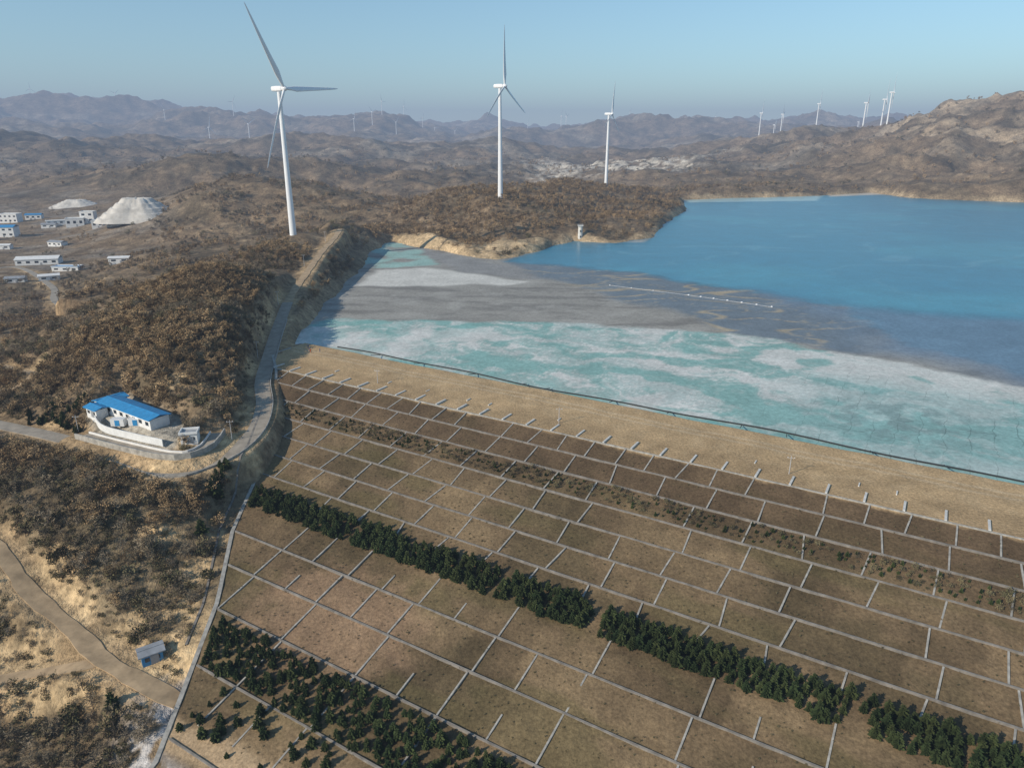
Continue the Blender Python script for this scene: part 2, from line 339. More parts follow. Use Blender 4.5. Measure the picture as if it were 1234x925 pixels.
sa=N(nt,"ShaderNodeSeparateXYZ"); nt.links.new(aw.outputs["Color"],sa.inputs[0])
p=geo.outputs["Position"]
f=mrange(nt,noise(nt,p,.7,6,.75),.3,.7,.75,1.25); f2=mrange(nt,noise(nt,p,.06,4),.3,.7,.88,1.12); f=mult(nt,f,f2)
fr=N(nt,"ShaderNodeMath",operation='PINGPONG'); fr.inputs[1].default_value=3.1
wob=mult(nt,sa.outputs[0],mult(nt,noise(nt,p,.12,3),4.0),'ADD'); nt.links.new(wob,fr.inputs[0])
line=mult(nt,mrange(nt,fr.outputs[0],0.0,.2,1.0,0.0),geoS)
fr2=N(nt,"ShaderNodeMath",operation='PINGPONG'); fr2.inputs[1].default_value=9; nt.links.new(mult(nt,sa.outputs[1],mult(nt,noise(nt,p,.1,3),5.0),'ADD'),fr2.inputs[0])
line2=mult(nt,mrange(nt,fr2.outputs[0],0,.22,1,0),geoS)
ln=mult(nt,line,line2,'MAXIMUM'); ln=mult(nt,ln,mrange(nt,noise(nt,p,.05,3),.4,.62,.0,.5))
f=mult(nt,f,mult(nt,1.0,ln,'SUBTRACT'))
nt.links.new(scalecol(nt,at.outputs["Color"],f),b.inputs["Base Color"])
nt.links.new(mrange(nt,wetS,0,1,.9,.28),b.inputs["Roughness"]); nt.links.new(mrange(nt,wetS,0,1,.15,.4),b.inputs["Specular IOR Level"])
bp=N(nt,"ShaderNodeBump"); bp.inputs["Distance"].default_value=.25; bp.inputs["Strength"].default_value=.35; nt.links.new(noise(nt,p,.5,4),bp.inputs["Height"]); nt.links.new(bp.outputs[0],b.inputs["Normal"])
lake=new_obj("reservoir_water",gridmesh("reservoir_water",X,Y,np.full(X.shape,ZL)+geoM*.05*str2,(sd<14)&(W_<3.5),m_,col,mask,np.stack([A_,W_,W_*0],-1)))
# ---------- dam body ----------
ws=np.arange(-6,173,.55); S=np.linspace(0,1,740)
Wg=np.repeat(ws[:,None],len(S),1); AL=aleft(Wg); Ag=AL+(430-AL)*S[None,:]**1.5
X,Y=fromAW(Ag,Wg); n1=fbm(X,Y,26,4,4.1); n2=fbm(X,Y,5,4,2.2); n3=fbm(Ag*.3,Wg,12,3,7.7)
Z=zdam(Wg)+n1*.18+n2*.12*sst(30,40,Wg)
ROWW=[30,37.5,45.5,53.5,61.5,69.5,77.5,97.5,106.5,117,129,142,156]
rowi=np.searchsorted(ROWW,Wg); cell=np.floor(Ag/12.5).astype(int)
hsh=(np.sin(rowi*12.9898+cell*78.233)*43758.5453)%1.0
col=np.zeros(X.shape+(3,))+np.array([.165,.114,.063])
col=blend(col,(.24,.168,.092),sst(0,.6,n1)*.7); col=blend(col,(.108,.080,.042),sst(0,.5,-n1-.2*n2)*.75)
col=col*(.80+.40*hsh[...,None])
col=blend(col,(.125,.100,.045),sst(.15,.6,n3)*.55)
up=sst(58,40,Wg); col=blend(col,(.105,.068,.040),up*.6)
pk=WD(400,740); col=blend(col,(.32,.205,.125),sst(17,8,np.hypot((Ag-pk[0])*.6,Wg-pk[1])+n2*4)*.6)
beige=sst(31.0,29.5,Wg+n2*.8); bc=np.zeros(col.shape)+np.array([.47,.325,.175]); bc=blend(bc,(.39,.27,.145),sst(0,.6,n3)*.6); bc=blend(bc,(.52,.38,.22),sst(0,.5,n2)*.35)
bc=blend(bc,(.33,.225,.12),sst(17,22,Wg+n2*2)*sst(-.6,.6,n1)*.6)
trk=sst(.9,.3,np.abs(Wg-7+n1*.6))+sst(.9,.3,np.abs(Wg-10+n1*.6)); bc=blend(bc,(.55,.43,.28),np.clip(trk,0,1)*.5)
col=col*(1-beige[...,None])+bc*beige[...,None]
dr=sst(4.0,1.5,np.abs(Wg-141+n1*2)); col=blend(col,(.45,.32,.19),dr*.9)
fw=sst(143,147,Wg); col=blend(col,(.47,.44,.42),fw*sst(-.25,.25,n2+n1*.3)*.8)
dam=new_obj("tailings_dam",gridmesh("tailings_dam",X,Y,Z,None,M_dam,col))
# ---------- dam drains ----------
V=[];Fc=[]
def strip(p0,p1,wd,hh):
    (a0,w0),(a1,w1)=p0,p1; L=math.hypot(a1-a0,w1-w0); n_=max(1,int(L/14)); px,pw=-(w1-w0)/L*wd/2,(a1-a0)/L*wd/2
    for i in range(n_):
        b0=len(V); 
        for t in (i/n_,(i+1)/n_):
            a=a0+(a1-a0)*t; w=w0+(w1-w0)*t
            for s in (-1,1):
                x,y=fromAW(a+px*s,w+pw*s); z=float(zdam(w+pw*s)); V.append((x,y,z-.3)); V.append((x,y,z+hh))
        Fc.extend([(b0+1,b0+3,b0+7,b0+5),(b0,b0+1,b0+5,b0+4),(b0+2,b0+6,b0+7,b0+3),(b0,b0+2,b0+3,b0+1),(b0+4,b0+5,b0+7,b0+6)])
for w in ROWW[1:]:
    if w<150: strip((float(aleft(w))+1,w),(425,w),.32,.36)
new_obj("contour_drain_channels",mesh("contour_drain",V,Fc,M_concd))
V=[];Fc=[]
a=-86.
while a<300:
    if random.random()<.15: strip((a,19.5),(a,21.5),.3,.25)
    strip((a+2,24.5),(a+2,29.6),.5,.4); a+=8.2
new_obj("crest_drain_channels",mesh("crest_drain",V,Fc,M_post))
V=[];Fc=[]
strip((float(aleft(30)),30),(425,30),.35,.3)
rows=[(30,37.5),(37.5,45.5),(45.5,53.5),(53.5,61.5),(61.5,69.5),(69.5,77.5),(77.5,83)]
for (w0,w1) in rows:
    a=-84.+ (rows.index((w0,w1))%2)*2.0
    while a<380:
        if a>float(aleft((w0+w1)/2))+2 and random.random()>.04: strip((a+random.uniform(-.8,.8),w0+.3),(a+random.uniform(-.6,.6),w1-.3),.34,.22)
        a+= 8.6 if w0==30 else 12.5
for j in range(60):
    for (w0,w1) in [(88.5,97.5),(97.5,106.5),(106.5,117),(117,129),(129,138)]:
        a=-88+j*10.2+random.uniform(-.7,.7)
        if a<float(aleft((w0+w1)/2))+3 or a>380: continue
        if j%2==0: strip((a,w0+.2),(a,w1-.2),.34,.22)
        elif random.random()<.5: strip((a,w0+.2+(w1-w0)*.45*(random.random()<.6)),(a,w1-.2),.32,.22)
new_obj("slope_drain_channels",mesh("slope_drain",V,Fc,M_conc))
# ---------- ribbons ----------
def ribbon(name,P,wd,mat,lift=.15):
    v=[];f=[];nP=len(P)
    for i,p in enumerate(P):
        q0=P[max(0,i-1)];q1=P[min(nP-1,i+1)]; dx,dy=q1[0]-q0[0],q1[1]-q0[1]; L=math.hypot(dx,dy)+1e-9; nx,ny=-dy/L,dx/L
        wl_=wd*(1+.12*math.sin(i*.9)+.08*math.sin(i*2.3)) if mat==M_dirt else wd
        for s,dz in ((-.5,-.5),(-.5,0),(.5,0),(.5,-.5)):
            v.append((p[0]+nx*wl_*s,p[1]+ny*wl_*s,p[2]+lift+dz))
    for i in range(nP-1):
        b0=i*4
        for k in range(3): f.append((b0+k,b0+k+1,b0+k+5,b0+k+4))
    return new_obj(name,mesh(name,v,f,mat))
def wallalong(name,P,off,hh,th_,mat):
    v=[];f=[];nP=len(P)
    for i,p in enumerate(P):
        q0=P[max(0,i-1)];q1=P[min(nP-1,i+1)]; dx,dy=q1[0]-q0[0],q1[1]-q0[1]; L=math.hypot(dx,dy)+1e-9; nx,ny=-dy/L,dx/L
        for s in (off-th_/2,off+th_/2):
            for z in (-1.2,hh): v.append((p[0]+nx*s,p[1]+ny*s,p[2]+z))
    for i in range(nP-1):
        b0=i*4; f+= [(b0,b0+4,b0+5,b0+1),(b0+1,b0+5,b0+7,b0+3),(b0+3,b0+7,b0+6,b0+2)]
    f+=[(0,1,3,2),((nP-1)*4,(nP-1)*4+2,(nP-1)*4+3,(nP-1)*4+1)]
    return new_obj(name,mesh(name,v,f,mat))
ic=int(len(R1)*.60)
ribbon("concrete_road",R1[:ic+1],5.0,M_road); ribbon("ridge_dirt_road",R1[ic:],3.8,M_dirt,.13)
ribbon("dirt_road",R2,3.8,M_dirt,.04); ribbon("dirt_track",R3,3.2,M_dirt,.03); ribbon("valley_road",R4,4.5,M_road); ribbon("hillside_track",R5,3,M_dirt); ribbon("compound_road",R6,3.5,M_road)
i0=int(len(R1)*.18); wallalong("road_parapet_wall",R1[i0:int(len(R1)*.55)],-2.8,.5,.25,M_conc)
wallalong("retaining_wall",R6,-2.2,1.6,.4,M_conc)
wallalong("guard_wall",R6,2.0,.7,.3,M_wall)
bpl=[]
for w in np.arange(8,150,3.0):
    a=float(aleft(w)); x,y=fromAW(a,w); bpl.append((x,y,float(zdam(w))))
ribbon("abutment_channel",bpl,.9,M_conc,.25)
bp2=[(p[0]-3.6,p[1]+.6,hz(p[0]-3.6,p[1]+.6)) for p in bpl[16:40]]; ribbon("abutment_drain",bp2,.5,M_concd,.3)
def tube(v,f,p0,p1,r0,r1,n_=6):
    p0=Vector(p0);p1=Vector(p1); d=(p1-p0).normalized(); a=d.orthogonal().normalized(); c=d.cross(a); b0=len(v)
    for p_,r_ in ((p0,r0),(p1,r1)):
        for k in range(n_):
            an=2*math.pi*k/n_; v.append(tuple(p_+a*math.cos(an)*r_+c*math.sin(an)*r_))
    for k in range(n_): k2=(k+1)%n_; f.append((b0+k,b0+k2,b0+n_+k2,b0+n_+k))
    f.append(tuple(b0+n_+k for k in range(n_)))
V=[];Fc=[]; prev=None
for i in range(110):
    a=-88+i*4.5; w=-7.0-.9*math.sin(i*.21)-.6*math.sin(i*.53); x,y=fromAW(a,w); p_=(x,y,ZL+.3)
    if prev: tube(V,Fc,prev,p_,.25,.25)
    prev=p_
for k in range(18):
    a=-60+k*19+random.uniform(-5,5); x,y=fromAW(a,-7); x2,y2=fromAW(a+1,-.5); tube(V,Fc,(x,y,ZL+.4),(x2,y2,.2),.12,.12)
new_obj("tailings_pipeline",mesh("tailings_pipeline",V,Fc,M_dark))
V=[];Fc=[]
def blob(v,f,c,r,hh,n_=8):
    b0=len(v)
    for j,(zz,rk) in enumerate([(0,.7),(.35,1),(.75,.8),(1,.3)]):
        for k in range(n_): an=2*math.pi*k/n_; v.append((c[0]+r*rk*math.cos(an),c[1]+r*rk*math.sin(an),c[2]+hh*zz))
    for j in range(3):
        for k in range(n_): k2=(k+1)%n_; f.append((b0+j*n_+k,b0+j*n_+k2,b0+j*n_+n_+k2,b0+j*n_+n_+k))
    f.append(tuple(b0+3*n_+k for k in range(n_)))
bz=catmull([W(*p) for p in [(735,344,ZL),(800,352,ZL),(860,360,ZL),(930,370,ZL)]],6.5)
for i,p in enumerate(bz):
    if i<len(bz)*.45: continue
    blob(V,Fc,p,.65,.6)
for p in bz[:int(len(bz)*.45):2]: blob(V,Fc,p,.45,.45)
for a0,b0 in zip(bz[:-1],bz[1:]): tube(V,Fc,(a0[0],a0[1],ZL+.1),(b0[0],b0[1],ZL+.1),.06,.06,4)
new_obj("floating_buoy_line",mesh("floating_buoy_line",V,Fc,M_white))
# ---------- boxes / buildings ----------
def multibox(name,parent,L,mat):
    v=[];f=[]
    for (c,s) in L:
        b0=len(v); x,y,z=c; a,b_,h=s[0]/2,s[1]/2,s[2]/2
        v+=[(x+i*a,y+j*b_,z+k*h) for i in(-1,1) for j in(-1,1) for k in(-1,1)]
        f+=[tuple(b0+q for q in t) for t in [(0,1,3,2),(4,6,7,5),(0,4,5,1),(2,3,7,6),(0,2,6,4),(1,5,7,3)]]
    return new_obj(name,mesh(name,v,f,mat),parent)
def box(name,parent,c,s,mat): return multibox(name,parent,[(c,s)],mat)
def building(name,loc,yaw,L,Wd,H,roof,wall,storeys=1,bay=3.5,flat=False,rise=None):
    e=empty(name,loc,yaw); rise=rise or Wd*.16
    box("walls",e,(0,0,H/2-.75),(L,Wd,H+1.5),wall)
    if flat:
        box("roof_slab",e,(0,0,H+.15),(L+.5,Wd+.5,.3),roof)
        multibox("parapet",e,[((0,s*(Wd/2+.1),H+.6),(L+.5,.25,.6)) for s in(-1,1)]+[((s*(L/2+.1),0,H+.6),(.25,Wd-.1,.6)) for s in(-1,1)],wall)
    else:
        o=.6; a=L/2+o; b_=Wd/2+o
        v=[(-a,-b_,H-.05),(a,-b_,H-.05),(a,b_,H-.05),(-a,b_,H-.05),(-a,0,H+rise),(a,0,H+rise),(-a,-b_,H+.2),(a,-b_,H+.2),(a,b_,H+.2),(-a,b_,H+.2),(-a,0,H+rise+.25),(a,0,H+rise+.25)]
        f=[(6,7,11,10),(8,9,10,11),(0,1,7,6),(2,3,9,8),(0,6,10,4),(3,4,10,9),(1,5,11,7),(2,8,11,5),(0,4,5,1),(2,5,4,3)]
        new_obj("gable_roof",mesh("gable_roof",v,f,roof),e)
        multibox("roof_ridge_cap",e,[((0,0,H+rise+.27),(L+1.2,.4,.1))],roof)
    wl=[];nb=max(2,int(L/bay)); fh=H/storeys
    for s in range(storeys):
        for i in range(nb):
            x=-L/2+(i+.5)*L/nb
            for sd_ in (-1,1): wl.append(((x,sd_*(Wd/2+.01),s*fh+fh*.55),(L/nb*.45,.12,fh*.36)))
    multibox("windows",e,wl,M_glass)
    multibox("door",e,[((L*.1,-(Wd/2+.03),1.05),(1.6,.1,2.1)),((-L/2-.03,0,1.05),(.1,1.6,2.1))],M_grey)
    return e
b0=W(128,490,-2); b1=W(200,517,-2); yaw=math.atan2(b1[1]-b0[1],b1[0]-b0[0]); cx,cy=(b0[0]+b1[0])/2,(b0[1]+b1[1])/2
building("blue_roofed_office_building",(cx,cy,-2),yaw,28,6.0,3.2,M_blue,M_wall,1,3.2,False,.7)
p=W(136,492,-2); building("blue_roofed_annex",(p[0]-1,p[1]+1.5,-2),yaw+math.pi/2,8,4.6,2.8,M_blue,M_wall,1,3,False,.6)
p=W(230,532,-2.5); building("pump_house",(p[0],p[1],hz(p[0],p[1])),yaw+.8,4.5,3.5,2.6,M_grey,M_wall,1,2.5,True)
p=W(118,500,-2); building("storage_shed",(p[0],p[1],-2),yaw,6,3.5,2.6,M_blue,M_wall,1,3)
pp=[W(u,v,-2) for u,v in [(112,494),(122,514),(160,525),(196,533)]]; wallalong("compound_wall",catmull(pp,2),0,1.0,.25,M_wall)
e=empty("storage_containers",W(160,512,-2)); multibox("container",e,[((-4,0,1.1),(4,2.2,2.2)),((1.2,.3,1.1),(4,2.2,2.2)),((6,-.6,.7),(2.5,1.8,1.4))],M_wall); multibox("door_panel",e,[((-4,-1.13,1.05),(1.4,.06,1.8)),((1.2,-.83,1.05),(1.4,.06,1.8))],M_blue)
p=hit(184,795); e=building("guard_cabin",(p[0],p[1],p[2]),.6,4.0,2.6,2.6,M_grey,M_blue,1,2)
vb=[(6,285,28,13,11,'b',.1,0),(14,268,24,12,11,'w',.0,1),(42,264,20,9,6,'b',.2,0),(92,272,20,12,9,'w',.35,1),(108,268,16,10,13,'w',.1,1),(119,274,12,10,8,'w',.3,1),(48,318,34,13,5,'w',.25,0),(70,296,18,8,4,'g',-.3,0),(147,270,20,9,6,'w',.1,1),(60,274,16,8,4,'g',.2,0),(82,326,22,8,3.5,'b',.0,1),(145,316,16,7,4,'w',.2,0),(-30,290,30,12,8,'w',0,0),(5,300,15,7,4,'w',.1,0),(-60,270,30,14,9,'b',.2,0),(82,270,46,3.5,5,'w',.45,0),(60,337,14,7,3.5,'w',.5,0),(20,340,13,7,3.5,'g',.3,0)]
for (u,v,L,Wd,H_,k,yw,fl) in vb:
    p=hit(u,v); building("factory_building" if L>17 else "village_house",(p[0],p[1],p[2]),yw,L,Wd,H_,{'b':M_blue,'w':M_wall,'g':M_grey}[k],M_wall,max(1,int(H_/5)),6,bool(fl))
def heap(name,u,v,R,Hh,mat,el=1.5):
    c=hit(u,v); z=c[2]; v_=[];f=[];nr,na=34,96
    for i in range(nr+1):
        for k in range(na):
            an=2*math.pi*k/na; r=i/nr; rad=R*r*(1+.14*math.sin(an*2+1)+.06*math.sin(an*5))
            x=c[0]+rad*math.cos(an)*el; y=c[1]+rad*math.sin(an)
            hh=min(1,(1-r)*1.35); hh=(math.floor(hh*5)+min(1,(hh*5%1)*1.5))/5; hh+= .02*math.sin(an*9+r*8)*(1-r)+.02*math.sin(an*17)*(1-r)*r*2
            v_.append((x,y,z-4+(Hh+4)*hh))
    for i in range(nr):
        for k in range(na): k2=(k+1)%na; f.append((i*na+k,(i+1)*na+k,(i+1)*na+k2,i*na+k2))
    new_obj(name,mesh(name,v_,f,mat))
M_sand=simple("tailings_sand",(.56,.52,.46),.95,.25,.12,.5)
heap("tailings_heap",168,262,33,21,M_sand,1.35); heap("tailings_heap",92,247,24,8,M_sand,1.6); heap("sand_stockpile",148,268,12,7,M_sand,1.4)
p=W(699,290,ZL); e=empty("intake_tower",(p[0],p[1],ZL)); V=[];Fc=[]; tube(V,Fc,(0,0,-2),(0,0,12),2.1,1.8,14); new_obj("shaft",mesh("shaft",V,Fc,M_post),e); box("cap",e,(0,0,12.3),(4.4,4.4,.6),M_post); multibox("openings",e,[((0,-2.0,3.5),(.9,.3,1.5)),((0,-1.95,8),(.9,.3,1.5))],M_dark); multibox("railing",e,[((0,s*2.1,13.3),(4.2,.1,.1)) for s in(-1,1)]+[((s*2.1,0,13.3),(.1,4.2,.1)) for s in(-1,1)]+[((i*2.1,j*2.1,12.95),(.1,.1,.7)) for i in(-1,1) for j in (-1,1)],M_pole)
def pole(p,hh=8):
    e=empty("utility_pole",p,random.uniform(-.3,.3)); V=[];Fc=[]; tube(V,Fc,(0,0,-.5),(0,0,hh),.12,.07,6)
    tube(V,Fc,(-.9,0,hh-.6),(.9,0,hh-.6),.05,.05,5)
    new_obj("post",mesh("post",V,Fc,M_pole),e); multibox("insulators",e,[((s,0,hh-.45),(.1,.1,.25)) for s in(-.8,0,.8)],M_white)
for a in (-40,30,95,150): x,y=fromAW(a,23); pole((x,y,0),5.0)
for i in range(20,len(R1),24): q_=R1[i]; q2=R1[min(i+1,len(R1)-1)]; dx,dy=q2[0]-q_[0],q2[1]-q_[1]; L=math.hypot(dx,dy)+1e-6; pole((q_[0]-dy/L*4,q_[1]+dx/L*4,q_[2]-.3),7)
def person(p,yaw,mc):
    e=empty("person",p,yaw); V=[(0,0,.95),(0,0,1.2),(0,0,1.45),(0,0,1.56),(0,.02,1.72),(.11,0,.9),(.13,.06,.5),(.13,0,.06),(-.11,0,.9),(-.13,-.1,.5),(-.13,-.12,.06),(.2,0,1.42),(.26,.03,1.15),(.24,.14,.9),(-.2,0,1.42),(-.26,0,1.15),(-.24,.1,.9)]
    E=[(0,1),(1,2),(2,3),(3,4),(0,5),(5,6),(6,7),(0,8),(8,9),(9,10),(2,11),(11,12),(12,13),(2,14),(14,15),(15,16)]
    me=bpy.data.meshes.new("body"); me.from_pydata(V,E,[]); o=new_obj("body",me,e); me.materials.append(mc)
    o.modifiers.new("s",'SKIN'); R_=[.15,.15,.16,.06,.11,.1,.075,.06,.1,.075,.06,.07,.05,.045,.07,.05,.045]
    for i,sv in enumerate(me.skin_vertices[0].data): sv.radius=(R_[i],R_[i]*.85); sv.use_root=(i==0)
    o.modifiers.new("ss",'SUBSURF').levels=1
M_jac=simple("work_jacket",(.05,.07,.16),.8); M_jac2=simple("orange_vest",(.55,.15,.03),.8)
for a,w,m in [(-88,8,M_jac),(-86.5,9,M_jac2),(-84,6.5,M_jac),(-92,5,M_jac)]: x,y=fromAW(a,w); person((x,y,.05),random.uniform(0,6),m)
# ---------- wind turbines ----------
az_=math.radians(-66); AX=Vector((-math.sin(az_),-math.cos(az_),0)); PH=Vector((math.cos(az_),-math.sin(az_),0))
def turbine(p,hub=100,R=58,theta=0.0):
    sc=hub/100.; e=empty("wind_turbine",p); V=[];Fc=[]
    N_=20; Hs=[-4,0,25,50,75,98]; Rs=[2.6,2.45,2.15,1.85,1.6,1.35]
    for h_,r_ in zip(Hs,Rs):
        for k in range(N_): an=2*math.pi*k/N_; V.append((r_*sc*math.cos(an),r_*sc*math.sin(an),h_*sc))
    for j in range(len(Hs)-1):
        for k in range(N_): k2=(k+1)%N_; Fc.append((j*N_+k,j*N_+k2,(j+1)*N_+k2,(j+1)*N_+k))
    new_obj("tower",mesh("tower",V,Fc,M_white,None,True),e)
    hb=Vector((0,0,hub))
    V=[];Fc=[];secs=[(-6,1.0,1.1),(-5.3,1.5,1.7),(-2,1.7,1.9),(2.5,1.7,1.8),(3.4,1.4,1.5)]
    for s,hw,hh in secs:
        for k in range(12):
            an=2*math.pi*k/12; cx_=math.copysign(abs(math.cos(an))**.5,math.cos(an)); sy_=math.copysign(abs(math.sin(an))**.5,math.sin(an))
            q_=hb+AX*s*sc+PH*cx_*hw*sc+Vector((0,0,1))*sy_*hh*sc*.95; V.append(tuple(q_))
    for j in range(len(secs)-1):
        for k in range(12): k2=(k+1)%12; Fc.append((j*12+k,j*12+k2,(j+1)*12+k2,(j+1)*12+k))
    Fc+= [tuple(range(12))[::-1],tuple(range(48,60))]
    new_obj("nacelle",mesh("nacelle",V,Fc,M_white),e)
    V=[];Fc=[]
    for s,r_ in [(3.5,1.5),(4.5,1.75),(6,1.6),(7,.9),(7.4,.15)]:
        for k in range(14): an=2*math.pi*k/14; V.append(tuple(hb+AX*s*sc+(PH*math.cos(an)+Vector((0,0,1))*math.sin(an))*r_*sc))
    for j in range(4):
        for k in range(14): k2=(k+1)%14; Fc.append((j*14+k,j*14+k2,(j+1)*14+k2,(j+1)*14+k))
    new_obj("hub",mesh("hub",V,Fc,M_white,None,True),e)
    for bi in range(3):
        an=math.radians(theta+120*bi); d=PH*math.sin(an)+Vector((0,0,1))*math.cos(an); c=PH*math.cos(an)-Vector((0,0,1))*math.sin(an)
        V=[];Fc=[];st_=[(1,.9,.9,0),(.05*R,1.0,.9,0),(.12*R,1.5,.7,.1),(.2*R,2.0,.5,.35),(.4*R,1.6,.35,.3),(.65*R,1.15,.24,.25),(.85*R,.8,.16,.2),(.97*R,.45,.09,.15),(R,.12,.04,.1)]
        for (s,ch,tk,off) in st_:
            tw=math.radians(25*(1-s/R)+4); cc=c*math.cos(tw)+AX*math.sin(tw); nn=AX*math.cos(tw)-c*math.sin(tw)
            for k in range(10): a2=2*math.pi*k/10; V.append(tuple(hb+AX*5*sc+d*s*sc+AX*(s/R)**2*1.5*sc+cc*(math.cos(a2)*ch+off)*sc+nn*math.sin(a2)*tk*sc))
        for j in range(len(st_)-1):
            for k in range(10): k2=(k+1)%10; Fc.append((j*10+k,j*10+k2,(j+1)*10+k2,(j+1)*10+k))
        new_obj("blade_%d"%(bi+1),mesh("blade",V,Fc,M_white,None,True),e)
def tb(u,vb_,t,theta,hub=100,R=58):
    p=P3(u,vb_,t); z=hz(p[0],p[1]); turbine((p[0],p[1],z),p[2]+hub-z if abs(p[2]-z)<25 else hub,R,theta)
tb(353,279,495,-33,92,58); tb(603,233,674,-4,94,50); tb(730,226,950,5,92,44)
for (u,v,t,th_) in [(914,168,2900,10),(933,153,3300,40),(941,155,3000,75),(981,171,2600,20),(1038,164,2300,50),(1060,160,2300,15),(1067,160,1900,25),(1034,150,4200,80),
  (253,167,3600,10),(300,160,4000,60),(283,150,5200,30),(428,170,4500,15),(450,170,5000,70),(462,166,5600,95),(478,168,4400,45),(488,166,6000,5),(510,166,6000,15),(524,160,6000,85),(548,160,6000,50),(636,156,6300,20),(676,156,5800,0),(682,156,5800,70),(758,158,6500,30),(40,130,6500,0),(142,136,6500,50),(200,150,5200,80),(860,165,6000,40),(1130,150,6000,20)]:
    tb(u,v,t,th_)
# ---------- vegetation ----------
def leafmat(name,c1,c2,rough=.9):
    m,nt,b=nodes(name); oi=N(nt,"ShaderNodeObjectInfo"); geo=N(nt,"ShaderNodeNewGeometry")
    mx=N(nt,"ShaderNodeMix",data_type='RGBA'); mx.inputs["A"].default_value=(*c1,1); mx.inputs["B"].default_value=(*c2,1); nt.links.new(oi.outputs["Random"],mx.inputs["Factor"])
    f=mrange(nt,noise(nt,geo.outputs["Position"],.9,2),.3,.7,.65,1.35); f=mult(nt,f,mrange(nt,noise(nt,geo.outputs["Position"],.035,3),.35,.65,.68,1.25)); nt.links.new(scalecol(nt,mx.outputs["Result"],f),b.inputs["Base Color"]); b.inputs["Roughness"].default_value=rough; b.inputs["Specular IOR Level"].default_value=.1; return m
M_bark=simple("bark",(.16,.125,.095),.95,.2,2)
M_oak=leafmat("withered_oak_leaves",(.20,.138,.072),(.39,.268,.145))
M_twig=leafmat("bare_twigs",(.175,.14,.09),(.29,.23,.155))
M_shr=leafmat("olive_scrub",(.080,.075,.036),(.17,.142,.075))
M_pine=leafmat("pine_needles",(.028,.046,.018),(.070,.088,.032))
def mk_tree(name,seed,leafm,H_=5.0,cr=2.0,nq=330,lsz=.3,elong=1.0,base=.3):
    r=random.Random(seed); v=[];f=[];mi=[]
    def T(p0,p1,r0,r1):
        k=len(f); tube(v,f,p0,p1,r0,r1,4); mi.extend([0]*(len(f)-k))
    top=Vector((r.uniform(-.3,.3),r.uniform(-.3,.3),H_*.8)); mid=Vector((r.uniform(-.2,.2),r.uniform(-.2,.2),H_*.4))
    T((0,0,-.5),mid,.16,.11); T(mid,top,.11,.04); tips=[top]
    for i in range(9):
        h_=base+(.85-base)*i/8; an=i*2.4+r.uniform(-.4,.4); L=cr*(1.05-.55*abs(h_-.45))*r.uniform(.6,1.0)
        p0=Vector((mid.x*h_*2,mid.y*h_*2,H_*h_*.8)) if h_<.5 else mid.lerp(top,(h_-.4)/.45 if h_<.85 else 1)
        p1=p0+Vector((math.cos(an)*L,math.sin(an)*L,L*r.uniform(.3,.8))); T(p0,p1,.06,.02); tips.append(p1); tips.append(p0.lerp(p1,.6))
        for _ in range(2):
            q_=p1+Vector((r.uniform(-.6,.6),r.uniform(-.6,.6),r.uniform(-.1,.6))); T(p0.lerp(p1,.6),q_,.03,.01); tips.append(q_)
    for i in range(nq):
        c=r.choice(tips)+Vector((r.gauss(0,.36),r.gauss(0,.36),r.gauss(0,.30))); 
        d=Vector((r.uniform(-1,1),r.uniform(-1,1),r.uniform(-.6,1))).normalized(); e_=d.orthogonal().normalized(); s=lsz*r.uniform(.6,1.4); b0=len(v)
        v.extend([tuple(c-d*s*elong-e_*s*.5/elong),tuple(c-d*s*elong*.2+e_*s*.6/elong),tuple(c+d*s*elong),tuple(c+d*s*.1-e_*s*.7/elong)]); f.append((b0,b0+1,b0+2,b0+3)); mi.append(1)
    return mesh(name,v,f,[M_bark,leafm],mi)
def mk_pine(name,seed,H_=4.2,R_=1.5):
    r=random.Random(seed); v=[];f=[];mi=[]; tube(v,f,(0,0,-.4),(0,0,H_*.95),.12,.02,5); mi=[0]*len(f)
    for L in range(11):
        z=H_*(.08+.9*L/11); rad=R_*(1-L/11.8)**.65*r.uniform(.8,1.15)
        nb=max(5,int(11*(1-L/15)))
        for k in range(nb):
            an=k*2*math.pi/nb+L*.7+r.uniform(-.2,.2); d=Vector((math.cos(an),math.sin(an),0)); sdv=Vector((-d.y,d.x,0)); rl=rad*r.uniform(.65,1.2)
            for t0 in (.25,.6,.85):
                c=Vector((0,0,z))+d*rl*t0+Vector((0,0,r.uniform(-.1,.15)+.15*t0)); s=rl*.33*r.uniform(.7,1.2)+.08; b0=len(v)
                v.extend([tuple(c-d*s-Vector((0,0,.05))),tuple(c-sdv*s*.7+Vector((0,0,-.12))),tuple(c+d*s+Vector((0,0,.1))),tuple(c+sdv*s*.7+Vector((0,0,-.12)))]); f.append((b0,b0+1,b0+2,b0+3)); mi.append(1)
                v.extend([tuple(c+Vector((0,0,s*.7))),tuple(c-d*s*.6),tuple(c+d*s*.8+Vector((0,0,-.05)))]); f.append((b0+4,b0+5,b0+6)); mi.append(1)
    return mesh(name,v,f,[M_bark,M_pine],mi)
def proto(cname,meshes,base,spots):
    c=bpy.data.collections.new(cname); scene.collection.children.link(c)
    for me,(x,y) in zip(meshes,spots):
        o=bpy.data.objects.new(base,me); c.objects.link(o); o.location=(x,y,hz(x,y))
    return c
def sp(lst): return [W(u,v,z)[:2] for u,v,z in lst]
c_oak=proto("oak_trees",[mk_tree("oak",i,M_oak,4.6,1.9,220,.27) for i in range(4)],"oak_tree",sp([(150,440,8),(180,420,10),(220,430,10),(250,400,12)]))
c_lo=proto("distant_oak_trees",[mk_tree("oaklo",80+i,M_oak,4.6,1.9,80,.42) for i in range(3)],"oak_tree",sp([(130,420,8),(200,425,10),(170,400,10)]))
